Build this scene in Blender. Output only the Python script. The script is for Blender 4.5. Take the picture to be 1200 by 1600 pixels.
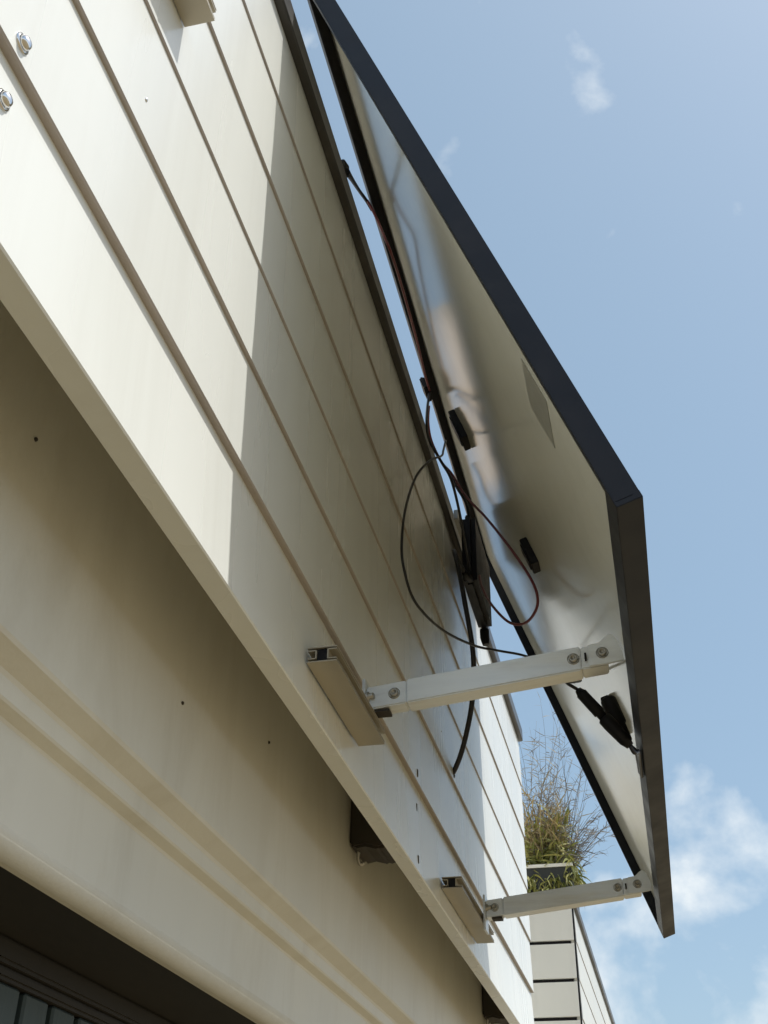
import bpy, bmesh, math, random
from mathutils import Vector, Matrix

# ------------------------------------------------------------------ reset
for o in list(bpy.data.objects):
    bpy.data.objects.remove(o, do_unlink=True)
scene = bpy.context.scene
COL = scene.collection
random.seed(7)

# All coordinates below are metres; X = out from the facade, Y = along it,
# Z measured from the camera height ZC above the ground.
ZC = 1.75

# ------------------------------------------------------------------ camera
RIGHT = Vector((0.9739, 0.2265, 0.0148))
UP = Vector((0.1176, -0.5591, 0.8207))
FWD = Vector((-0.1942, 0.7975, 0.5712))
FWD.normalize()
RIGHT = (RIGHT - FWD * RIGHT.dot(FWD)).normalized()
UP = RIGHT.cross(FWD).normalized()
cd = bpy.data.cameras.new('camera')
cam = bpy.data.objects.new('camera', cd)
COL.objects.link(cam)
cd.sensor_fit = 'VERTICAL'
cd.sensor_height = 24.0
cd.sensor_width = 18.0
cd.lens = 24.0 * 1751.7 / 1600.0
cd.clip_start = 0.02
cd.clip_end = 3000
cam.matrix_world = Matrix(((RIGHT.x, UP.x, -FWD.x, 0),
                           (RIGHT.y, UP.y, -FWD.y, 0),
                           (RIGHT.z, UP.z, -FWD.z, ZC),
                           (0, 0, 0, 1)))
scene.camera = cam

# ------------------------------------------------------------------ sky, sun
SUN_EL = math.radians(62.5)
SUN_AZ = math.radians(91.0)           # from +Y towards +X
SUN = Vector((math.cos(SUN_EL) * math.sin(SUN_AZ), math.cos(SUN_EL) * math.cos(SUN_AZ), math.sin(SUN_EL)))
world = bpy.data.worlds.new('World')
scene.world = world
world.use_nodes = True
wt = world.node_tree
wt.nodes.clear()
W = wt.nodes.new
WL = wt.links.new
w_out = W('ShaderNodeOutputWorld')
w_bg = W('ShaderNodeBackground')
w_bg.inputs['Strength'].default_value = 0.131
WL(w_bg.outputs[0], w_out.inputs[0])
w_sky = W('ShaderNodeTexSky')
w_sky.sky_type = 'NISHITA'
w_sky.sun_disc = False
w_sky.sun_elevation = SUN_EL
w_sky.sun_rotation = SUN_AZ
w_sky.altitude = 100
w_sky.air_density = 1.0
w_sky.dust_density = 3.0
w_sky.ozone_density = 1.0
w_tc = W('ShaderNodeTexCoord')
w_sep = W('ShaderNodeSeparateXYZ')
WL(w_tc.outputs['Generated'], w_sep.inputs[0])


def wmath(op, a, b=None, c=None, clamp=False):
    n = W('ShaderNodeMath')
    n.operation = op
    n.use_clamp = clamp
    for i, v in enumerate((a, b, c)):
        if v is None:
            continue
        if isinstance(v, (int, float)):
            n.inputs[i].default_value = v
        else:
            WL(v, n.inputs[i])
    return n.outputs[0]


def wnoise(vec, scale, detail, rough, off=(0, 0, 0), dist=0.0):
    m = W('ShaderNodeMapping')
    m.inputs['Location'].default_value = off
    WL(vec, m.inputs['Vector'])
    n = W('ShaderNodeTexNoise')
    n.inputs['Scale'].default_value = scale
    n.inputs['Detail'].default_value = detail
    n.inputs['Roughness'].default_value = rough
    n.inputs['Distortion'].default_value = dist
    WL(m.outputs[0], n.inputs['Vector'])
    return n.outputs[0]


CLOUD_OFF = (-0.037, 2.172, 1.957)
cn = wnoise(w_tc.outputs['Generated'], 8.5, 7, 0.52, CLOUD_OFF, 0.15)
cn2 = wnoise(w_tc.outputs['Generated'], 8.5, 7, 0.52, (CLOUD_OFF[0] + 0.03, CLOUD_OFF[1], CLOUD_OFF[2] + 0.045), 0.15)
# more cloud towards the horizon, thin shreds high up
zz = wmath('MAXIMUM', w_sep.outputs['Z'], 0.0)
thr = wmath('MULTIPLY_ADD', zz, 0.80, 0.250)
thr = wmath('MINIMUM', thr, 0.618)
cov = wmath('DIVIDE', wmath('SUBTRACT', cn, thr), 0.15, clamp=True)
cov = wmath('POWER', cov, 1.15)
cov = wmath('MULTIPLY', cov, 0.92)
sh = wmath('MULTIPLY_ADD', wmath('SUBTRACT', cn, cn2), 2.2, 0.86, clamp=True)
ccol = W('ShaderNodeMix')
ccol.data_type = 'RGBA'
ccol.inputs['A'].default_value = (4.9, 5.6, 6.3, 1)
ccol.inputs['B'].default_value = (6.5, 6.9, 7.1, 1)
WL(sh, ccol.inputs['Factor'])
# thin even haze that pales the blue
hz = W('ShaderNodeMix')
hz.data_type = 'RGBA'
hz.inputs['Factor'].default_value = 0.22
hz.inputs['B'].default_value = (5.0, 7.6, 8.8, 1)
WL(w_sky.outputs[0], hz.inputs['A'])
cm = W('ShaderNodeMix')
cm.data_type = 'RGBA'
WL(cov, cm.inputs['Factor'])
WL(hz.outputs['Result'], cm.inputs['A'])
WL(ccol.outputs['Result'], cm.inputs['B'])
WL(cm.outputs['Result'], w_bg.inputs['Color'])

sl = bpy.data.lights.new('sun', 'SUN')
sl.energy = 4.0
sl.angle = math.radians(0.53)
sl.color = (1.0, 0.975, 0.92)
so = bpy.data.objects.new('sun', sl)
COL.objects.link(so)
so.rotation_mode = 'QUATERNION'
so.rotation_quaternion = SUN.to_track_quat('Z', 'Y')
so.location = (6, 0, 14)

vs = scene.view_settings
vs.view_transform = 'Standard'
vs.look = 'None'
vs.gamma = 1.0
vs.use_curve_mapping = False
vs.exposure = 0.1
try:
    scene.cycles.max_bounces = 7
    scene.cycles.diffuse_bounces = 4
    scene.cycles.glossy_bounces = 4
    scene.cycles.sample_clamp_indirect = 8.0
except Exception:
    pass


# ------------------------------------------------------------------ materials
def mat(name, base, rough=0.5, metal=0.0, var=0.06, vscale=6.0, bump=0.0, bscale=60.0, rvar=0.08, spec=0.5,
        dirt=None, dscale=3.0, damt=0.0, stretch=(1, 1, 1), coat=0.0, orand=0.0):
    m = bpy.data.materials.new(name)
    m.use_nodes = True
    nt = m.node_tree
    N, L = nt.nodes, nt.links
    b = N['Principled BSDF']
    b.inputs['Metallic'].default_value = metal
    b.inputs['Specular IOR Level'].default_value = spec
    if coat:
        b.inputs['Coat Weight'].default_value = coat
        b.inputs['Coat Roughness'].default_value = 0.08
    tc = N.new('ShaderNodeNewGeometry')
    mp = N.new('ShaderNodeMapping')
    mp.inputs['Scale'].default_value = stretch
    L.new(tc.outputs['Position'], mp.inputs['Vector'])
    n1 = N.new('ShaderNodeTexNoise')
    n1.inputs['Scale'].default_value = vscale
    n1.inputs['Detail'].default_value = 3
    n1.inputs['Roughness'].default_value = 0.6
    L.new(mp.outputs[0], n1.inputs['Vector'])
    mr = N.new('ShaderNodeMapRange')
    mr.inputs['From Min'].default_value = 0.25
    mr.inputs['From Max'].default_value = 0.75
    mr.inputs['To Min'].default_value = 1 - var
    mr.inputs['To Max'].default_value = 1 + var
    L.new(n1.outputs[0], mr.inputs['Value'])
    mul = N.new('ShaderNodeVectorMath')
    mul.operation = 'SCALE'
    mul.inputs[0].default_value = base[:3]
    L.new(mr.outputs[0], mul.inputs['Scale'])
    col = mul.outputs[0]
    if orand:
        oi = N.new('ShaderNodeObjectInfo')
        om = N.new('ShaderNodeMapRange')
        om.inputs['To Min'].default_value = 1 - orand
        om.inputs['To Max'].default_value = 1 + orand
        L.new(oi.outputs['Random'], om.inputs['Value'])
        mu2 = N.new('ShaderNodeVectorMath')
        mu2.operation = 'SCALE'
        L.new(col, mu2.inputs[0])
        L.new(om.outputs[0], mu2.inputs['Scale'])
        col = mu2.outputs[0]
    if dirt is not None:
        n2 = N.new('ShaderNodeTexNoise')
        n2.inputs['Scale'].default_value = dscale
        n2.inputs['Detail'].default_value = 5
        n2.inputs['Roughness'].default_value = 0.68
        n2.inputs['Distortion'].default_value = 0.6
        L.new(mp.outputs[0], n2.inputs['Vector'])
        r2 = N.new('ShaderNodeMapRange')
        r2.inputs['From Min'].default_value = 0.48
        r2.inputs['From Max'].default_value = 0.78
        r2.inputs['To Max'].default_value = damt
        L.new(n2.outputs[0], r2.inputs['Value'])
        mx = N.new('ShaderNodeMix')
        mx.data_type = 'RGBA'
        L.new(r2.outputs[0], mx.inputs['Factor'])
        L.new(col, mx.inputs['A'])
        mx.inputs['B'].default_value = (*dirt, 1)
        col = mx.outputs['Result']
    L.new(col, b.inputs['Base Color'])
    rr = N.new('ShaderNodeMapRange')
    rr.inputs['From Min'].default_value = 0.25
    rr.inputs['From Max'].default_value = 0.75
    rr.inputs['To Min'].default_value = max(0.02, rough - rvar)
    rr.inputs['To Max'].default_value = min(1, rough + rvar)
    L.new(n1.outputs[0], rr.inputs['Value'])
    L.new(rr.outputs[0], b.inputs['Roughness'])
    if bump:
        n3 = N.new('ShaderNodeTexNoise')
        n3.inputs['Scale'].default_value = bscale
        n3.inputs['Detail'].default_value = 2
        L.new(mp.outputs[0], n3.inputs['Vector'])
        bp = N.new('ShaderNodeBump')
        bp.inputs['Strength'].default_value = bump
        bp.inputs['Distance'].default_value = 0.01
        L.new(n3.outputs[0], bp.inputs['Height'])
        L.new(bp.outputs[0], b.inputs['Normal'])
    return m


M = {}
M['board'] = mat('board_paint', (0.745, 0.755, 0.715), 0.27, var=0.025, vscale=5, bump=0.012, bscale=9, rvar=0.05,
                 dirt=(0.53, 0.51, 0.45), dscale=11.0, damt=0.20, stretch=(1, 1, 0.07), orand=0.03)
M['joint'] = mat('grey_brown_joint', (0.40, 0.355, 0.32), 0.6, var=0.15, vscale=12, stretch=(1, 0.3, 1))  # darker grey-brown for the downward faces of the board laps
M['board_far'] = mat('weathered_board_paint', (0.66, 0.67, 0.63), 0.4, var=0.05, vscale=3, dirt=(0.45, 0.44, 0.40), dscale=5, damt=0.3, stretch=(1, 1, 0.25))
M['soffit'] = mat('soffit_paint', (0.80, 0.79, 0.72), 0.32, var=0.05, vscale=3.5, bump=0.08, bscale=90, rvar=0.08,
                  dirt=(0.60, 0.56, 0.46), dscale=3.2, damt=0.25)
M['wall'] = mat('wall_render', (0.66, 0.645, 0.575), 0.55, var=0.05, vscale=4, bump=0.05, bscale=160,
                dirt=(0.44, 0.40, 0.31), dscale=7, damt=0.35, stretch=(1, 1, 0.3))
M['cap'] = mat('anthracite_rail', (0.062, 0.060, 0.060), 0.38, metal=0.3, var=0.12, vscale=9, dirt=(0.2, 0.19, 0.17), damt=0.3)
M['frame'] = mat('black_anodised_frame', (0.016, 0.018, 0.025), 0.45, metal=0.05, var=0.15, vscale=12, rvar=0.1, spec=0.2,
                 dirt=(0.045, 0.044, 0.044), dscale=6, damt=0.25)
M['back'] = mat('white_backsheet', (0.80, 0.79, 0.69), 0.115, var=0.03, vscale=5, bump=0.0006, bscale=5, rvar=0.02, spec=0.32,
                dirt=(0.50, 0.47, 0.38), dscale=5, damt=0.25)
M['alu'] = mat('brushed_aluminium', (0.74, 0.77, 0.78), 0.40, metal=0.45, var=0.10, vscale=60, rvar=0.12,
               dirt=(0.36, 0.34, 0.31), dscale=22, damt=0.45, stretch=(0.12, 1, 1))
M['alu_dull'] = mat('milled_aluminium', (0.42, 0.385, 0.31), 0.45, metal=0.4, var=0.06, vscale=20, rvar=0.1)
M['steel'] = mat('bright_screw_steel', (0.75, 0.75, 0.76), 0.14, metal=1.0, var=0.04, vscale=40)
M['bolt'] = mat('dull_bolt_steel', (0.42, 0.41, 0.38), 0.42, metal=0.85, var=0.12, vscale=60)
M['black'] = mat('black_plastic', (0.007, 0.007, 0.009), 0.5, spec=0.22, var=0.15, vscale=30)
M['cable'] = mat('black_cable_sheath', (0.016, 0.016, 0.022), 0.40, var=0.1, vscale=30)
M['redcable'] = mat('red_cable_sheath', (0.16, 0.028, 0.035), 0.45, var=0.15, vscale=30)
M['darkbox'] = mat('dark_rusty_steel', (0.035, 0.030, 0.024), 0.7, var=0.3, vscale=25, dirt=(0.10, 0.06, 0.03), damt=0.4, dscale=18)
M['door'] = mat('dark_green_grey_plank', (0.040, 0.060, 0.062), 0.6, var=0.18, vscale=7, bump=0.2, bscale=70, stretch=(1, 1, 0.12),
                dirt=(0.03, 0.035, 0.035), damt=0.5)
M['reveal'] = mat('dark_stained_timber', (0.017, 0.015, 0.012), 0.65, var=0.25, vscale=9, stretch=(1, 0.2, 1))
M['planter'] = mat('black_planter_plastic', (0.022, 0.026, 0.022), 0.5, var=0.2, vscale=20)
M['rim'] = mat('white_planter_rim', (0.72, 0.72, 0.66), 0.4, var=0.06)
M['soil'] = mat('potting_soil', (0.05, 0.035, 0.022), 0.95, var=0.4, vscale=40, bump=0.6, bscale=60)
M['render'] = mat('house_render', (0.60, 0.575, 0.50), 0.75, var=0.05, vscale=2, bump=0.2, bscale=90)
M['ceiling_speck'] = M['darkbox']


def leafmat(name, c1, c2):
    m = bpy.data.materials.new(name)
    m.use_nodes = True
    nt = m.node_tree
    b = nt.nodes['Principled BSDF']
    g = nt.nodes.new('ShaderNodeNewGeometry')
    mx = nt.nodes.new('ShaderNodeMix')
    mx.data_type = 'RGBA'
    nt.links.new(g.outputs['Random Per Island'], mx.inputs['Factor'])
    mx.inputs['A'].default_value = (*c1, 1)
    mx.inputs['B'].default_value = (*c2, 1)
    nt.links.new(mx.outputs['Result'], b.inputs['Base Color'])
    b.inputs['Roughness'].default_value = 0.55
    tr = nt.nodes.new('ShaderNodeBsdfTranslucent')
    nt.links.new(mx.outputs['Result'], tr.inputs['Color'])
    ms = nt.nodes.new('ShaderNodeMixShader')
    ms.inputs[0].default_value = 0.3
    out = nt.nodes['Material Output']
    nt.links.new(b.outputs[0], ms.inputs[1])
    nt.links.new(tr.outputs[0], ms.inputs[2])
    nt.links.new(ms.outputs[0], out.inputs[0])
    return m


M['green'] = leafmat('green_blades', (0.11, 0.14, 0.026), (0.36, 0.34, 0.10))
M['dry'] = leafmat('dry_blades', (0.21, 0.15, 0.06), (0.42, 0.34, 0.17))
M['twig'] = leafmat('grey_twigs', (0.12, 0.105, 0.085), (0.27, 0.24, 0.20))


def glass_mat():
    m = mat('dark_cell_glass', (0.012, 0.016, 0.035), 0.08, var=0.0)
    nt = m.node_tree
    N, L = nt.nodes, nt.links
    b = N['Principled BSDF']
    tc = N.new('ShaderNodeTexCoord')
    br = N.new('ShaderNodeTexBrick')
    br.offset = 0.0
    br.inputs['Color1'].default_value = (0.008, 0.011, 0.026, 1)
    br.inputs['Color2'].default_value = (0.010, 0.014, 0.030, 1)
    br.inputs['Mortar'].default_value = (0.25, 0.25, 0.25, 1)
    br.inputs['Scale'].default_value = 1.0
    br.inputs['Mortar Size'].default_value = 0.0012
    br.inputs['Brick Width'].default_value = 0.09
    br.inputs['Row Height'].default_value = 0.19
    L.new(tc.outputs['Object'], br.inputs['Vector'])
    L.new(br.outputs[0], b.inputs['Base Color'])
    return m


M['glass'] = glass_mat()


def ground_mat():
    m = mat('worn_paving', (0.195, 0.148, 0.074), 0.85, var=0.12, vscale=1.3, bump=0.3, bscale=50, dirt=(0.09, 0.075, 0.055), damt=0.4, dscale=0.9)
    return m


M['ground'] = ground_mat()
M['sticker'] = mat('grey_print_sticker', (0.33, 0.32, 0.265), 0.35, var=0.015, vscale=30)
M['bay'] = mat('warm_sand_render', (0.82, 0.66, 0.51), 0.7, var=0.06, vscale=3)


# ------------------------------------------------------------------ mesh helpers
class MB:
    """collects geometry, then becomes ONE mesh object"""

    def __init__(self):
        self.v, self.f, self.s = [], [], []

    def add(self, vs_, fs_, smooth=False):
        k = len(self.v)
        self.v += [tuple(p) for p in vs_]
        for f in fs_:
            self.f.append(tuple(i + k for i in f))
            self.s.append(smooth)
        return self

    def box(self, x0, x1, y0, y1, z0, z1):
        p = [(x, y, z) for x in (x0, x1) for y in (y0, y1) for z in (z0, z1)]
        return self.add(p, [(0, 1, 3, 2), (4, 6, 7, 5), (0, 4, 5, 1), (2, 3, 7, 6), (0, 2, 6, 4), (1, 5, 7, 3)])

    def prism_y(self, prof, y0, y1):
        """polygon of (x, z) swept along y"""
        n = len(prof)
        p = [(x, y0, z) for x, z in prof] + [(x, y1, z) for x, z in prof]
        f = [tuple(range(n)), tuple(range(2 * n - 1, n - 1, -1))]
        f += [(i, i + n, (i + 1) % n + n, (i + 1) % n) for i in range(n)]
        return self.add(p, f)

    def prism(self, poly, axis_o, axis_d):
        """polygon of 3D points swept by vector axis_d"""
        n = len(poly)
        d = Vector(axis_d)
        o_ = Vector(axis_o)
        p = [Vector(q) + o_ for q in poly]
        p = p + [q + d for q in p]
        f = [tuple(range(n)), tuple(range(2 * n - 1, n - 1, -1))]
        f += [(i, i + n, (i + 1) % n + n, (i + 1) % n) for i in range(n)]
        return self.add(p, f)

    def tube(self, pts, r, sides=10, sub=6):
        pts = [Vector(p) for p in pts]
        path = []
        if len(pts) > 2 and sub > 1:
            for i in range(len(pts) - 1):
                p0 = pts[max(i - 1, 0)]
                p1, p2 = pts[i], pts[i + 1]
                p3 = pts[min(i + 2, len(pts) - 1)]
                for k in range(sub):
                    t = k / sub
                    path.append(0.5 * ((2 * p1) + (p2 - p0) * t + (2 * p0 - 5 * p1 + 4 * p2 - p3) * t * t + (3 * p1 - p0 - 3 * p2 + p3) * t ** 3))
            path.append(pts[-1])
        else:
            path = pts
        n = len(path)
        rs = r if isinstance(r, (list, tuple)) else None
        vv = []
        ref = None
        for i, c in enumerate(path):
            t = (path[min(i + 1, n - 1)] - path[max(i - 1, 0)]).normalized()
            if ref is None:
                ref = t.orthogonal().normalized()
            a = (ref - t * ref.dot(t))
            a = a.normalized() if a.length > 1e-6 else t.orthogonal().normalized()
            ref = a
            b = t.cross(a)
            if rs:
                u = i / (n - 1) * (len(rs) - 1)
                k = min(int(u), len(rs) - 2)
                ri = rs[k] + (rs[k + 1] - rs[k]) * (u - k)
            else:
                ri = r
            for s in range(sides):
                an = 2 * math.pi * s / sides
                vv.append(c + (a * math.cos(an) + b * math.sin(an)) * ri)
        f = []
        for i in range(n - 1):
            for s in range(sides):
                f.append((i * sides + s, i * sides + (s + 1) % sides, (i + 1) * sides + (s + 1) % sides, (i + 1) * sides + s))
        self.add(vv, f, True)
        k = len(self.v)
        self.f.append(tuple(k - n * sides + s for s in reversed(range(sides))))
        self.s.append(False)
        self.f.append(tuple(k - sides + s for s in range(sides)))
        self.s.append(False)
        return self

    def lathe(self, prof, o_, d, sides=16):
        """profile of (radius, height) turned about direction d at o_"""
        d = Vector(d).normalized()
        a = d.orthogonal().normalized()
        b = d.cross(a)
        o_ = Vector(o_)
        vv, f = [], []
        for r, h in prof:
            for s in range(sides):
                an = 2 * math.pi * s / sides
                vv.append(o_ + d * h + (a * math.cos(an) + b * math.sin(an)) * r)
        for i in range(len(prof) - 1):
            for s in range(sides):
                f.append((i * sides + s, i * sides + (s + 1) % sides, (i + 1) * sides + (s + 1) % sides, (i + 1) * sides + s))
        return self.add(vv, f, True)

    def build(self, name, material, parent=None, loc=None, bevel=0.0, up=True, seg=2):
        """up: vertices are camera-height coordinates (z gets +ZC)"""
        me = bpy.data.meshes.new(name)
        base = Vector((0, 0, 0))
        if parent is not None and parent.get('_base'):
            base = Vector(parent['_base'])
        dz = ZC if up else 0.0
        me.from_pydata([(x - base.x, y - base.y, z + dz - base.z) for x, y, z in self.v], [], self.f)
        me.materials.append(material)
        for p, s in zip(me.polygons, self.s):
            p.use_smooth = s
        bm = bmesh.new()
        bm.from_mesh(me)
        bmesh.ops.recalc_face_normals(bm, faces=bm.faces)
        if bevel:
            eds = [e for e in bm.edges if len(e.link_faces) == 2 and e.calc_face_angle(0) > 0.5]
            try:
                bmesh.ops.bevel(bm, geom=eds, offset=bevel, segments=seg, affect='EDGES', clamp_overlap=True)
            except Exception:
                pass
        bm.to_mesh(me)
        bm.free()
        o = bpy.data.objects.new(name, me)
        COL.objects.link(o)
        if loc:
            o.location = loc
        if parent is not None:
            o.parent = parent
        return o


def tag(o, label=None, cat=None, group=None, kind=None):
    if label:
        o['label'] = label
    if cat:
        o['category'] = cat
    if group:
        o['group'] = group
    if kind:
        o['kind'] = kind
    return o


def thing(name, label, cat, base, group=None):
    o = bpy.data.objects.new(name, None)
    o.empty_display_size = 0.1
    COL.objects.link(o)
    o.location = base
    o['_base'] = tuple(base)
    return tag(o, label, cat, group)


def at(x, y, z):
    return (x, y, z + ZC)


# ------------------------------------------------------------------ ground
g = MB()
g.add([(-600, -600, 0), (600, -600, 0), (600, 600, 0), (-600, 600, 0)], [(0, 1, 2, 3)])
tag(g.build('ground', M['ground'], up=False), kind='structure')

# ------------------------------------------------------------------ balconies
ZL = [0.610, 0.7734, 0.9267, 1.0897, 1.2638, 1.4427, 1.614]    # board lower edges and the rail
G = [0.0095, 0.0050, 0.0042, 0.0038, 0.0036, 0.0036]              # how far each board's top sits back
XF = -0.400


def build_balcony(y0, y1, label, end_face):
    t = thing('balcony', label, 'balcony', at(-0.9, (y0 + y1) / 2, ZL[0]), 'timber-look clad balconies along the facade')
    for i in range(6):
        z0, z1 = ZL[i], ZL[i + 1]
        gi = G[i]
        glow = G[i - 1] if i else 0.027
        jog = random.uniform(-0.0006, 0.0006)
        x = XF + jog
        m = MB()
        if i == 0:
            prof = [(x - 0.0015, z0), (x, z0 + 0.002), (x - gi, z1 + 0.012), (x - 0.027, z1 + 0.012), (x - 0.027, z0)]
        else:
            prof = [(x - 0.0018, z0), (x, z0 + 0.0022), (x - gi * 0.22, z0 + (z1 - z0) * 0.35), (x - gi * 0.62, z0 + (z1 - z0) * 0.75), (x - gi, z1 + 0.012), (x - 0.0262, z1 + 0.012), (x - 0.0262, z0 + 0.02),
                    (x - glow - 0.004, z0 + 0.02), (x - glow - 0.004, z0)]
            if i == 5:
                prof[4] = (x - gi, z1 - 0.001)
                prof[5] = (x - 0.0262, z1 - 0.001)
        m.prism_y(prof, y0, y1)
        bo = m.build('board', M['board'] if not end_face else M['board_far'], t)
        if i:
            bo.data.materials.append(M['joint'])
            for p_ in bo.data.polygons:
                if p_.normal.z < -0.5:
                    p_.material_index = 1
    # core wall behind the boards
    MB().box(-0.50, -0.4268, y0 + 0.012, y1 - 0.012, 0.8610, 1.6125).build('parapet_core', M['board'], t)
    # anthracite top rail
    c = MB()
    c.prism_y([(-0.520, 1.6145), (-0.392, 1.6145), (-0.389, 1.6175), (-0.389, 1.658), (-0.392, 1.661), (-0.520, 1.661)], y0 - 0.012, y1 + 0.012)
    c.build('top_rail', M['cap'], t)
    # slab
    MB().box(-1.90, -0.4275, y0 + 0.004, y1 - 0.004, 0.800, 0.860).build('slab', M['soffit'], t)
    MB().box(-0.5285, -0.4276, y1 - 0.034, y1 - 0.0025, 0.6112, 0.7995).build('end_lip', M['board'], t)
    if end_face:
        d = MB()
        d.box(-1.62, -0.43, y0 + 0.002, y0 + 0.011, 0.62, 1.613)
        d.build('end_backing', M['black'], t)
        for i in range(6):
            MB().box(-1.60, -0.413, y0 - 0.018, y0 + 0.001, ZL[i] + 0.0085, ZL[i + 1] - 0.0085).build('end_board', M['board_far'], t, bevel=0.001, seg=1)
        MB().box(-0.4115, -0.4045, y0 - 0.012, y0 - 0.0005, ZL[0] + 0.004, ZL[6] - 0.003).build('corner_strip', M['black'], t)
    return t


bal = build_balcony(-2.2, 3.733, 'white lap-boarded balcony in front, carrying the tilted solar panel', False)
bal2 = build_balcony(5.86, 15.5, 'farther white boarded balcony with dark joints, below the planter', True)


def screw(parent, x, y, z, s=1.0, m='steel'):
    b = MB()
    b.lathe([(0.0001, -0.001), (0.0088 * s, -0.001), (0.0088 * s, 0.0012 * s), (0.0072 * s, 0.002 * s)], (x, y, z), (1, 0, 0), 18)
    b.lathe([(0.0062 * s, 0.0019 * s), (0.0060 * s, 0.0042 * s), (0.0046 * s, 0.0062 * s), (0.0020 * s, 0.0070 * s), (0.0001, 0.0071 * s)], (x, y, z), (1, 0, 0), 14)
    return b.build('screw', M[m], parent)


for (x, y, z, s, m) in [(-0.4008, 0.428, 0.793, 1.0, 'steel'), (-0.4065, 0.434, 0.731, 1.0, 'steel'), (-0.4015, 0.609, 0.974, 0.35, 'steel'),
                        (-0.402, 2.20, 0.985, 0.3, 'steel')]:
    screw(bal, x, y, z, s, m)
for (y, z) in [(1.945, 0.792), (1.968, 0.735), (1.954, 0.634)]:
    i_ = 0 if z < ZL[1] else 1
    xf = XF - G[i_] * (z - ZL[i_]) / (ZL[i_ + 1] - ZL[i_])
    b = MB()
    b.box(xf - 0.003, xf + 0.0012, y - 0.0028, y + 0.0028, z - 0.0075, z + 0.0075)
    b.build('slotted_fixing', M['darkbox'], bal, bevel=0.001, seg=1)

# ------------------------------------------------------------------ dark steel brackets under the slab
def slab_bracket(y, label):
    t = thing('slab_bracket', label, 'bracket', at(-0.48, y + 0.05, 0.66), 'dark steel brackets behind the balcony edge')
    b = MB()
    b.prism_y([(-0.529, 0.798), (-0.529, 0.668), (-0.522, 0.660), (-0.50, 0.664), (-0.475, 0.657), (-0.45, 0.664), (-0.436, 0.664), (-0.436, 0.798)], y, y + 0.10)
    b.build('body', M['darkbox'], t, bevel=0.006)
    h = MB()
    h.tube([(-0.518, y + 0.03, 0.664), (-0.520, y + 0.034, 0.652), (-0.517, y + 0.040, 0.643), (-0.511, y + 0.042, 0.647)], 0.0035, 8, 5)
    h.build('hook', M['bolt'], t)
    return t


slab_bracket(1.950, 'dark rusty steel bracket with a hook, between the two panel arms')
slab_bracket(3.50, 'dark steel bracket at the balcony end, in the bottom corner')

# ------------------------------------------------------------------ house behind and below
h = thing('house', 'cream rendered house wall with moulded lintel under the balcony', 'house', at(-1.4, 4, -ZC))
lint = MB()
# lintel: upper face, chamfered drip steps, lower face with a rounded nose
R = 0.020
prof = [(-0.530, 0.7995), (-0.530, 0.4765), (-0.5325, 0.4725), (-0.5525, 0.4615), (-0.5550, 0.4575), (-0.5555, 0.4405), (-0.5575, 0.4380),
        (-0.5700, 0.4335), (-0.5720, 0.4305), (-0.5720, 0.326 + R)]
prof += [(-0.572 - R + R * math.cos(a), 0.326 + R - R * math.sin(a)) for a in [math.pi / 2 * k / 12 for k in range(1, 13)]]
prof += [(-0.600, 0.326), (-0.600, 0.337), (-0.80, 0.337), (-0.80, 0.7995)]
lint.prism_y(prof, -2.6, 16)
lo = lint.build('lintel', M['wall'], h)
for p_ in lo.data.polygons:
    if abs(p_.normal.y) < 0.5 and 0.02 < p_.normal.x < 0.999 and p_.center.z + h['_base'][2] < 0.326 + R + ZC:
        p_.use_smooth = True
for (y_, z_) in [(0.748, 0.671), (1.159, 0.583), (1.479, 0.667)]:
    b = MB()
    b.lathe([(0.0001, 0.0024), (0.0018, 0.0020), (0.0024, 0.0005), (0.0024, -0.002)], (-0.530, y_, z_), (1, 0, 0), 10)
    b.build('nail_head', M['darkbox'], h)
MB().box(-0.90, -0.5735, -2.6, -0.6, -ZC, 0.3255).build('pier', M['wall'], h)
MB().box(-0.90, -0.5735, 4.6, 16, -ZC, 0.3255).build('pier', M['wall'], h)
# upper storey set back, with a sunlit bay standing on the balcony
MB().box(-2.6, -2.2, -2.6, 16, 0.861, 4.2).build('upper_wall', M['render'], h)
MB().box(-8.0, -2.25, -2.8, 16.2, 4.201, 4.35).build('roof', M['cap'], h)
bay = MB()
bay.box(-2.199, -1.15, 3.26, 4.46, 0.861, 3.115)
bay.build('bay', M['bay'], h, bevel=0.004)
MB().box(-8.0, -0.801, -2.6, 16, 0.451, 0.79).build('floor_slab', M['soffit'], h)

# timber head of the garage opening + planked door
d = thing('garage_door', 'dark planked garage door in the shaded opening, bottom left', 'garage door', at(-0.75, 2.0, -ZC))
MB().box(-0.799, -0.6005, -0.598, 4.598, 0.3275, 0.3368).build('head_board', M['reveal'], d)
MB().box(-0.772, -0.722, -0.58, 4.58, 0.3005, 0.3270).build('top_frame', M['reveal'], d, bevel=0.004)
MB().box(-0.765, -0.730, -0.58, 4.58, 0.286, 0.3000).build('top_bead', M['reveal'], d, bevel=0.004)
MB().box(-0.80, -0.780, -0.58, 4.58, -ZC + 0.01, 0.30).build('backing', M['black'], d)
pl = MB()
pl.box(-0.012, 0.012, -0.0295, 0.0295, -ZC + 0.01, 0.2855)
plank = pl.build('plank', M['door'], None, bevel=0.003, seg=1)
plank.parent = d
base = Vector(d['_base'])
pitch = 0.0725
py = -0.5
first = True
while py < 4.5:
    o = plank if first else plank.copy()
    if not first:
        COL.objects.link(o)
        o.parent = d
    o.location = (-0.750 + random.uniform(-0.001, 0.001) - base.x, py - base.y, -base.z)
    first = False
    py += pitch

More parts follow.
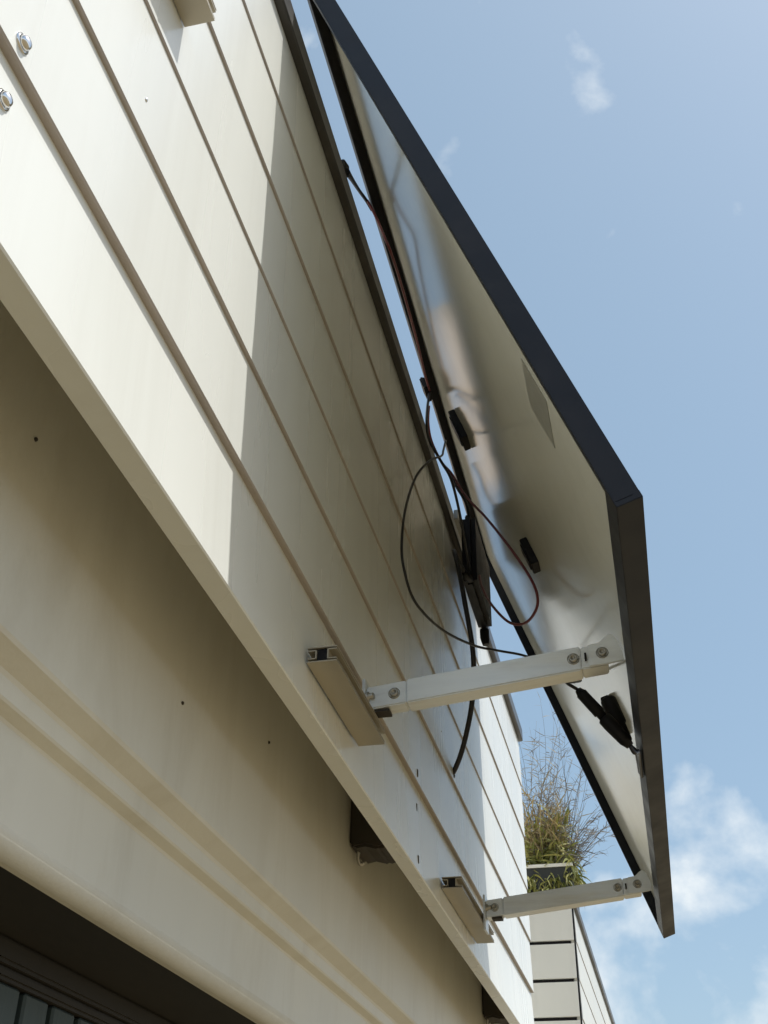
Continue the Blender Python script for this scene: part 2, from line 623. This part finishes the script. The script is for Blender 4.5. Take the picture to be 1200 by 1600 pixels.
# ------------------------------------------------------------------ mounting rails
def mounting_rail(y0, y1, z0, label, depth=0.040, group='short aluminium mounting rails screwed to the boards'):
    H = 0.022
    xb = XF - 0.0005
    x1 = xb + depth
    t = thing('mounting_rail', label, 'rail', at(xb, (y0 + y1) / 2, z0), group)
    w = 0.0017
    m = MB()
    m.box(xb, x1, y0, y1, z0 + H - w, z0 + H)                      # top wall
    m.box(xb, x1, y0, y1, z0, z0 + w)                              # bottom wall
    # slot facing the boards
    m.box(xb + 0.011, xb + 0.011 + w, y0, y1, z0 + 0.005, z0 + H - 0.005)
    m.box(xb + 0.001, xb + 0.0108, y0, y1, z0 + 0.0045, z0 + 0.0062)
    m.box(xb + 0.001, xb + 0.0108, y0, y1, z0 + H - 0.0062, z0 + H - 0.0045)
    # slot facing out
    m.box(x1 - 0.013, x1 - 0.013 + w, y0, y1, z0 + 0.004, z0 + H - 0.004)
    m.box(x1 - 0.0112, x1 - 0.0003, y0, y1, z0 + 0.0036, z0 + 0.0052)
    m.box(x1 - 0.0112, x1 - 0.0003, y0, y1, z0 + H - 0.0052, z0 + H - 0.0036)
    m.build('profile', M['alu_dull'], t)
    p = MB()
    p.box(xb + 0.0132, x1 - 0.0135, y0 + 0.003, y0 + 0.02, z0 + 0.0022, z0 + H - 0.0022)
    p.build('hollow_shade', M['black'], t)  # black block inside the open profile, standing in for its shaded hollow
    return t


mounting_rail(1.238, 1.512, 0.664, 'short aluminium mounting rail carrying the nearer, brighter arm')
mounting_rail(2.175, 2.600, 0.6465, 'short aluminium mounting rail carrying the farther, darker arm')
r3 = mounting_rail(0.30, 0.652, 1.168, 'short sunlit mounting rail at the top left, without an arm', 0.036)
k = MB()
k.lathe([(0.008, 0), (0.008, 0.005), (0.004, 0.007), (0.0001, 0.0072)], (-0.372, 0.60, 1.1702), (0, 0, -1), 6)
k.build('bolt', M['steel'], r3)

# ------------------------------------------------------------------ support arms
def support_arm(y, dz, label, x0, pz):
    """tube from the rail (x=-.355) up to the panel's lower frame (x~0)"""
    SL = 0.107
    zc = lambda x: 0.7215 + dz + (x + 0.314) * SL
    t = thing('support_arm', label, 'support arm', at(-0.355, y + 0.017, zc(-0.355) - 0.02), 'aluminium arms propping the panel')
    hh, dd = 0.0188, 0.034

    def bar(xa, xb, grow, name, mt, y0=None, y1=None, bev=0.0018):
        g_ = hh + grow
        ya = (y if y0 is None else y0)
        yb = (y + dd if y1 is None else y1)
        poly = [(xa, ya, zc(xa) - g_), (xb, ya, zc(xb) - g_), (xb, ya, zc(xb) + g_), (xa, ya, zc(xa) + g_)]
        m = MB()
        m.prism(poly, (0, 0, 0), (0, yb - ya, 0))
        return m.build(name, mt, t, bevel=bev)

    bar(-0.3165, -0.062, 0.0, 'bar', M['alu'])
    bar(x0 + 0.0006, -0.3172, -0.0008, 'wall_connector', M['alu'], y + 0.0015, y + dd - 0.0015)
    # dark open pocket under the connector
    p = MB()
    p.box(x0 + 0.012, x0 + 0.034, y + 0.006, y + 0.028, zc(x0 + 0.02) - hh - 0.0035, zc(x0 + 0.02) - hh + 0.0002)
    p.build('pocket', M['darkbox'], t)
    # plate clamped to the rail
    p = MB()
    p.box(x0 - 0.0046, x0, y - 0.006, y + dd + 0.004, zc(x0) - pz, zc(x0) + 0.029)
    p.build('clamp_plate', M['alu'], t, bevel=0.001)
    bar(-0.0615, -0.0245, -0.0012, 'panel_connector', M['alu'], y + 0.0012, y + dd - 0.0012)
    # lug that reaches into the frame
    z = lambda x: zc(x)
    lug = [(-0.026, y - 0.003, z(-0.026) - 0.018), (-0.0015, y - 0.003, z(0) - 0.017), (-0.0035, y - 0.003, z(0) + 0.000), (-0.0085, y - 0.003, z(0) + 0.014),
           (-0.0125, y - 0.003, z(0) + 0.022), (-0.018, y - 0.003, z(0) + 0.026), (-0.025, y - 0.003, z(0) + 0.022), (-0.034, y - 0.003, z(-0.034) + 0.0175), (-0.05, y - 0.003, z(-0.05) + 0.017), (-0.05, y - 0.003, z(-0.05) - 0.017)]
    m = MB()
    m.prism(lug, (0, 0, 0), (0, 0.0042, 0))
    m.build('lug', M['alu'], t, bevel=0.0008)
    for bx, s in ((-0.335, 1.0), (-0.0725, 1.0), (-0.031, 1.0)):
        b = MB()
        yy = y - (0.0 if bx < -0.04 else 0.003)
        if bx < -0.3:
            yy = y + 0.0015
        b.lathe([(0.0088, -0.0005), (0.0088, 0.0008), (0.0078, 0.0014)], (bx, yy, zc(bx)), (0, -1, 0), 18)
        b.lathe([(0.0066, 0.0012), (0.0064, 0.0046), (0.0052, 0.0056), (0.0034, 0.0056), (0.0032, 0.0032), (0.0001, 0.0030)], (bx, yy, zc(bx)), (0, -1, 0), 12)
        b.build('bolt', M['bolt'], t)
    # hammer-head bolt through the clamp plate
    b = MB()
    b.lathe([(0.0075, 0), (0.0075, 0.005), (0.0045, 0.0052), (0.0042, 0.013), (0.0001, 0.0132)], (x0 + 0.0005, y + 0.002, zc(x0) + 0.002), (1, -0.5, 0), 6)
    b.build('clamp_bolt', M['bolt'], t)
    s = MB()
    s.box(-0.0565, -0.0535, y - 0.0035, y + 0.0012, zc(-0.055) - 0.006, zc(-0.055) + 0.005)
    s.build('slot', M['black'], t)
    return t


support_arm(1.458, 0.0, 'pale aluminium support arm with bolts, nearest the camera', -0.3775, 0.0265)
support_arm(2.440, -0.0395, 'shaded grey aluminium support arm in front of the planter', -0.3545, 0.045)

# ------------------------------------------------------------------ solar panel
PO = Vector((0.0094, 0.9552, 0.655 + ZC))
AX = Vector((0.0007999571940204774, 0.9998394792946667, 0.01789904221620818))
AU = Vector((-0.33716792254044975, -0.01658128319957136, 0.9412984930707226))
AN = AX.cross(AU).normalized()
AU = AN.cross(AX).normalized()
PW, PL, PD = 1.8412, 1.1731, 0.0293
panel = bpy.data.objects.new('solar_panel', None)
COL.objects.link(panel)
panel.matrix_world = Matrix(((AX.x, AU.x, AN.x, PO.x), (AX.y, AU.y, AN.y, PO.y), (AX.z, AU.z, AN.z, PO.z), (0, 0, 0, 1)))
tag(panel, 'black-framed solar panel with white back, tilted out from the balcony', 'solar panel')


def pbuild(m, name, mt, bevel=0.0, parent=panel):
    return m.build(name, mt, parent, bevel=bevel, up=False)


def frame_bar(p0, along, inward, length, fl, name, PD=PD):
    """L-section: wall PD deep, flange fl wide at the back; mitred by plain butting"""
    p0, al, iw = Vector(p0), Vector(along), Vector(inward)
    sec = [(0, 0), (fl, 0), (fl, 0.0024), (0.0065, 0.0024), (0.0065, 0.0205), (0.010, 0.0205), (0.010, PD), (0, PD)]
    poly = [p0 + iw * a + Vector((0, 0, b)) for a, b in sec]
    m = MB()
    m.prism(poly, (0, 0, 0), al * length)
    return pbuild(m, name, M['frame'], 0.0006)


frame_bar((0, 0, 0), (1, 0, 0), (0, 1, 0), PW, 0.029, 'frame_bar')
frame_bar((0, PL, 0), (1, 0, 0), (0, -1, 0), PW, 0.029, 'frame_bar')
frame_bar((0.0002, 0.0066, 0.0003), (0, 1, 0), (1, 0, 0), PL - 0.0132, 0.011, 'frame_bar', PD - 0.0006)
frame_bar((PW - 0.0002, 0.0066, 0.0003), (0, 1, 0), (-1, 0, 0), PL - 0.0132, 0.011, 'frame_bar', PD - 0.0006)
b = MB()
b.box(0.005, PW - 0.005, 0.005, PL - 0.005, 0.0208, 0.0226)
pbuild(b, 'backsheet', M['back'])
b = MB()
b.box(0.0055, PW - 0.0055, 0.0055, PL - 0.0055, 0.0229, 0.0275)
pbuild(b, 'cell_glass', M['glass'])
for (a, u_, w_, l_) in [(0.985, 0.955, 0.050, 0.085), (0.895, 0.530, 0.040, 0.062), (0.90, 0.165, 0.045, 0.065)]:
    m = MB()
    m.box(a - w_ / 2, a + w_ / 2, u_ - l_ / 2, u_ + l_ / 2, 0.006, 0.0206)
    jb = pbuild(m, 'junction_box', M['black'], 0.0012)
    m = MB()
    m.box(a - w_ * 0.38, a + w_ * 0.38, u_ - l_ * 0.38, u_ + l_ * 0.38, 0.0035, 0.0058)
    pbuild(m, 'lid', M['black'], 0.001, jb)
# clamp on the top bar where the cables are bundled
m = MB()
m.box(1.02, 1.075, PL - 0.034, PL + 0.004, -0.012, -0.0004)
pbuild(m, 'cable_clamp', M['black'], 0.003)
# grey rating sticker on the backsheet
m = MB()
m.box(0.120, 0.218, 0.255, 0.335, 0.0202, 0.0206)
pbuild(m, 'sticker', M['sticker'])

# ------------------------------------------------------------------ inverter at the panel's far top corner
iv = thing('micro_inverter', 'black micro inverter behind the far top corner of the panel', 'inverter', at(-0.3525, 2.46, 1.42))
m = MB()
m.box(-0.368, -0.332, 2.335, 2.60, 1.432, 1.64)
m.build('housing', M['black'], iv, bevel=0.012, seg=4)
m = MB()
m.box(-0.379, -0.3685, 2.30, 2.63, 1.60, 1.628)
m.build('mounting_flange', M['bolt'], iv, bevel=0.001)
m = MB()
m.tube([(-0.352, 2.585, 1.434), (-0.352, 2.588, 1.412), (-0.350, 2.59, 1.392)], [0.0125, 0.0125, 0.009], 12, 3)
m.build('cable_gland', M['black'], iv)
m = MB()
m.tube([(-0.350, 2.345, 1.445), (-0.352, 2.318, 1.440), (-0.356, 2.296, 1.440)], [0.011, 0.011, 0.008], 12, 3)
m.build('cable_gland', M['black'], iv)
m = MB()
m.tube([(-0.346, 2.35, 1.62), (-0.35, 2.32, 1.66), (-0.37, 2.30, 1.70), (-0.385, 2.30, 1.745)], 0.004, 8, 4)
m.build('hanger', M['black'], iv)


# ------------------------------------------------------------------ cables
def cable(name, pts, r, material, label, extra=None):
    t = thing(name, label, 'cable', at(*pts[-1]))
    m = MB()
    m.tube(pts, r, 10, 8)
    m.build('sheath', material, t)
    return t


ac = cable('power_cable', [(-0.356, 2.30, 1.440), (-0.366, 2.26, 1.452), (-0.368, 2.225, 1.455), (-0.361, 2.205, 1.425), (-0.354, 2.20, 1.386), (-0.342, 2.20, 1.298), (-0.331, 2.22, 1.192),
                           (-0.335, 2.25, 1.128), (-0.348, 2.28, 1.065), (-0.372, 2.31, 0.996), (-0.394, 2.33, 0.954), (-0.415, 2.348, 0.934)], 0.0058, M['cable'],
           'thick dark blue-black cable running down into the joint between boards')
m = MB()
m.lathe([(0.0001, 0.004), (0.0062, 0.004), (0.0085, 0.0), (0.0088, -0.003)], (-0.404, 2.341, 0.943), (0.8, -0.4, 0.4), 12)
m.build('grommet', M['black'], ac)

lp = cable('looped_cable', [(-0.3545, 2.06, 1.66), (-0.3535, 2.02, 1.60), (-0.351, 1.98, 1.554), (-0.362, 1.9, 1.482), (-0.377, 1.82, 1.382), (-0.381, 1.74, 1.247), (-0.379, 1.7, 1.14), (-0.374, 1.7, 1.083),
                            (-0.362, 1.74, 1.037), (-0.334, 1.85, 1.037), (-0.293, 1.98, 1.066), (-0.25, 2.05, 1.085), (-0.21, 2.1, 1.097), (-0.17, 2.15, 1.10), (-0.12, 2.10, 1.04), (-0.085, 1.9, 0.93),
                            (-0.085, 1.68, 0.82), (-0.091, 1.56, 0.762), (-0.075, 1.56, 0.748)], 0.0026, M['cable'],
           'thin black cable hanging in a wide round loop behind the panel')
# plug-in connectors at the loop's lower end
c0, c1 = Vector((-0.075, 1.56, 0.748)), Vector((-0.008, 1.58, 0.661))


def lerp(a, b_, t_):
    return tuple(a + (b_ - a) * t_)


m = MB()
m.tube([lerp(c0, c1, 0), lerp(c0, c1, 0.06), lerp(c0, c1, 0.07), lerp(c0, c1, 0.42), lerp(c0, c1, 0.43), lerp(c0, c1, 0.5)], [0.005, 0.0075, 0.0088, 0.0092, 0.0072, 0.0072], 12, 1)
m.build('connector', M['black'], lp)
m = MB()
m.tube([lerp(c0, c1, 0.5), lerp(c0, c1, 0.52), lerp(c0, c1, 0.62), lerp(c0, c1, 0.9), lerp(c0, c1, 1.0)], [0.0080, 0.0108, 0.0112, 0.0095, 0.006], 12, 1)
m.build('connector', M['black'], lp)
m = MB()
m.tube([tuple(c1), (-0.003, 1.585, 0.652), (0.001, 1.60, 0.66), (0.0035, 1.64, 0.672), (0.0035, 1.74, 0.676)], 0.0032, 10, 6)
m.build('lead', M['cable'], lp)
sp = thing('spare_connector', 'short black plug connector tucked in the bottom frame of the panel', 'connector', at(-0.02, 1.62, 0.69))
m = MB()
d0, d1 = Vector((-0.034, 1.615, 0.755)), Vector((-0.012, 1.615, 0.684))
m.tube([lerp(d0, d1, 0), lerp(d0, d1, 0.05), lerp(d0, d1, 0.6), lerp(d0, d1, 0.62), lerp(d0, d1, 1.0)], [0.0105, 0.0125, 0.012, 0.0095, 0.0085], 12, 1)
m.build('plug', M['black'], sp)
m = MB()
m.tube([tuple(d1), (-0.006, 1.63, 0.680), (-0.0005, 1.66, 0.683), (0.0015, 1.76, 0.690)], 0.003, 8, 6)
m.build('lead', M['cable'], sp)

cable('red_cable', [(-0.381, 1.995, 1.72), (-0.388, 2.02, 1.69), (-0.386, 2.05, 1.656), (-0.368, 2.08, 1.614), (-0.345, 2.08, 1.576), (-0.309, 2.05, 1.485), (-0.255, 1.98, 1.369), (-0.196, 1.9, 1.228), (-0.158, 1.85, 1.126),
                    (-0.148, 1.85, 1.082), (-0.159, 1.88, 1.068), (-0.185, 1.93, 1.076), (-0.22, 1.98, 1.111), (-0.262, 2.06, 1.20), (-0.30, 2.20, 1.33), (-0.325, 2.34, 1.45)], 0.0028, M['redcable'],
      'dark red cable drooping in a narrow loop across the white panel back')
cable('drop_cable', [(-0.375, 1.98, 1.753), (-0.378, 1.96, 1.688), (-0.380, 1.96, 1.631), (-0.377, 1.98, 1.599), (-0.358, 2.02, 1.567), (-0.343, 2.06, 1.543), (-0.338, 2.14, 1.50), (-0.346, 2.30, 1.47), (-0.35, 2.34, 1.46)], 0.0032, M['cable'],
      'short black cable dropping from the clamp on the top frame')
# tie between the balcony rail and the panel's top bar
tie = thing('cable_tie', 'black hooked strap tying the panel top to the balcony rail', 'strap', at(-0.392, 1.26, 1.64))
m = MB()
m.prism([(-0.3925, 1.235, 1.655), (-0.3925, 1.262, 1.655), (-0.384, 1.275, 1.668), (-0.384, 1.262, 1.684), (-0.389, 1.245, 1.684)], (0, 0, 0), (-0.012, 0.001, 0.0))
m.build('hook', M['black'], tie, bevel=0.0015)
m = MB()
m.tube([(-0.388, 1.262, 1.668), (-0.388, 1.30, 1.690), (-0.389, 1.35, 1.722), (-0.388, 1.40, 1.752), (-0.384, 1.43, 1.757)], [0.006, 0.0042, 0.0035, 0.0035, 0.003], 8, 5)
m.build('strap', M['black'], tie)
tw = cable('twin_lead', [(-0.386, 1.40, 1.752), (-0.378, 1.412, 1.735), (-0.366, 1.424, 1.702), (-0.355, 1.43, 1.665), (-0.349, 1.45, 1.650), (-0.352, 1.55, 1.672), (-0.362, 1.75, 1.71), (-0.372, 1.90, 1.735), (-0.376, 1.985, 1.75)], 0.0026, M['redcable'],
           'reddish lead strapped along the top bar of the panel')

# ------------------------------------------------------------------ planter and its plants on the farther balcony
pt = thing('planter_box', 'black planter box with white rim on the farther balcony rail', 'planter', at(-0.52, 6.02, 1.661))
PX0, PX1, PY0, PY1, PZ0, PZ1 = -0.665, -0.398, 5.865, 6.24, 1.6625, 1.822
m = MB()
for (a0, a1, b0, b1) in [(PX0, PX1, PY0, PY0 + 0.008), (PX0, PX1, PY1 - 0.008, PY1), (PX0, PX0 + 0.008, PY0 + 0.008, PY1 - 0.008), (PX1 - 0.008, PX1, PY0 + 0.008, PY1 - 0.008)]:
    m.box(a0, a1, b0, b1, PZ0, PZ1)
m.box(PX0 + 0.008, PX1 - 0.008, PY0 + 0.008, PY1 - 0.008, PZ0, PZ0 + 0.008)
m.build('box', M['planter'], pt)
m = MB()
for (a0, a1, b0, b1) in [(PX0 - 0.006, PX1 + 0.006, PY0 - 0.006, PY0 + 0.012), (PX0 - 0.006, PX1 + 0.006, PY1 - 0.012, PY1 + 0.006), (PX0 - 0.006, PX0 + 0.012, PY0 + 0.012, PY1 - 0.012), (PX1 - 0.012, PX1 + 0.006, PY0 + 0.012, PY1 - 0.012)]:
    m.box(a0, a1, b0, b1, PZ1 + 0.0005, PZ1 + 0.017)
m.build('rim', M['rim'], pt)
m = MB()
m.box(PX0 + 0.009, PX1 - 0.009, PY0 + 0.009, PY1 - 0.009, PZ0 + 0.02, PZ1 - 0.02)
m.build('soil', M['soil'], pt)


def blade(m, p, d, ln, w, droop, segs=4):
    """curved tapering blade"""
    p = Vector(p)
    d = Vector(d).normalized()
    side = d.cross(Vector((random.uniform(-1, 1), random.uniform(-1, 1), 0.2))).normalized()
    vv, f = [], []
    for i in range(segs + 1):
        t = i / segs
        ww = w * (1 - t) ** 0.7 * (0.6 + 0.8 * min(1, t * 3)) + 0.0002
        vv += [p - side * ww, p + side * ww]
        d = (d + Vector((0, 0, -droop / segs)) + Vector((random.uniform(-1, 1), random.uniform(-1, 1), random.uniform(-1, 1))) * 0.05).normalized()
        p = p + d * (ln / segs)
    for i in range(segs):
        f.append((2 * i, 2 * i + 1, 2 * i + 3, 2 * i + 2))
    m.add(vv, f)


plant = thing('planter_shrub', 'tall grassy shrub, green below and dry brown above, in the planter', 'plant', at(-0.53, 6.05, 1.80))
gm, dm, tm = MB(), MB(), MB()
rnd = random.uniform
cx, cy = (PX0 + PX1) / 2, (PY0 + PY1) / 2
for i in range(1100):
    x, y = rnd(PX0 + 0.02, PX1 - 0.01), rnd(PY0 + 0.02, PY1 - 0.02)
    z = 1.80 + abs(random.gauss(0, 0.13))
    an = rnd(0, 2 * math.pi)
    sp_ = rnd(0.1, 1.0)
    blade(gm, (x, y, min(z, 2.12)), (math.cos(an) * sp_, math.sin(an) * sp_, rnd(0.1, 1.0)), rnd(0.04, 0.13), rnd(0.003, 0.009), rnd(0.3, 1.8), 3)
# tufts that spill over the rim, also down the front of the box
for i in range(330):
    x, y = rnd(PX0, PX1), PY0 + rnd(-0.012, 0.04)
    if random.random() < 0.35:
        x, y = PX1 + rnd(-0.01, 0.03), rnd(PY0, PY1)
    blade(gm, (x, y, PZ1 + (rnd(-0.11, -0.03) if y < PY0 + 0.041 and x < PX1 - 0.012 else rnd(-0.05, 0.05))), (rnd(-0.5, 0.8), rnd(-0.9, -0.2), rnd(-0.4, 0.1)), rnd(0.05, 0.13), rnd(0.003, 0.007), rnd(0.9, 2.6), 4)
for i in range(620):
    x, y = rnd(PX0 + 0.01, PX1 - 0.03), rnd(PY0 + 0.02, PY1 - 0.02)
    z = 1.92 + abs(random.gauss(0, 0.13))
    an = rnd(0, 2 * math.pi)
    sp_ = rnd(0.0, 0.7)
    blade(dm, (x, y, min(z, 2.32)), (math.cos(an) * sp_ - 0.03, math.sin(an) * sp_, rnd(0.5, 1.0)), rnd(0.05, 0.16), rnd(0.0015, 0.0045), rnd(-0.1, 1.2), 3)
# thin crooked twigs that reach up and lean out
for i in range(58):
    x, y = rnd(PX0 + 0.01, PX1 - 0.01), rnd(PY0 + 0.02, PY1 - 0.02)
    hgt = rnd(0.35, 1.05)
    p = Vector((x, y, 1.80))
    dvec = Vector((rnd(-0.12, 0.20), rnd(-0.2, 0.2), 1.0)).normalized()
    pts = [p.copy()]
    for s_ in range(6):
        p = p + dvec * (hgt / 6)
        dvec = (dvec + Vector((rnd(-0.16, 0.18), rnd(-0.16, 0.16), rnd(-0.08, 0.03)))).normalized()
        pts.append(p.copy())
    tm.tube(pts, [0.0021, 0.0015, 0.0006], 4, 2)
    for s_ in range(2, 7):
        for kk in range(4):
            b0 = pts[s_ - 1].lerp(pts[s_], random.random())
            an = rnd(0, 6.28)
            blade(tm if random.random() < 0.7 else dm, b0, (math.cos(an) * 0.8, math.sin(an) * 0.8, rnd(0.1, 1.0)), rnd(0.03, 0.11), rnd(0.0006, 0.0020), rnd(-0.3, 0.8), 3)
# a few stems arching out over the street side
for i in range(22):
    x, y = PX1 - rnd(0.0, 0.08), rnd(PY0 + 0.01, PY1 - 0.03)
    p = Vector((x, y, 1.82))
    dvec = Vector((rnd(0.15, 0.7), rnd(-0.25, 0.2), 1.0)).normalized()
    hgt = rnd(0.22, 0.60)
    pts = [p.copy()]
    for s_ in range(5):
        p = p + dvec * (hgt / 5)
        dvec = (dvec + Vector((rnd(0.0, 0.18), rnd(-0.06, 0.06), rnd(-0.22, 0.0)))).normalized()
        pts.append(p.copy())
    tm.tube(pts, [0.0018, 0.0013, 0.0006], 4, 2)
    for s_ in range(1, 6):
        for kk in range(3):
            b0 = pts[s_ - 1].lerp(pts[s_], random.random())
            blade(tm, b0, (rnd(-0.2, 0.9), rnd(-0.6, 0.6), rnd(-0.2, 0.8)), rnd(0.03, 0.08), rnd(0.0010, 0.003), rnd(0.0, 0.8), 2)
tag(gm.build('green_blades', M['green'], plant), kind='stuff')
tag(dm.build('dry_blades', M['dry'], plant), kind='stuff')
tag(tm.build('twigs', M['twig'], plant), kind='stuff')

for o in bpy.data.objects:
    if '_base' in o:
        del o['_base']
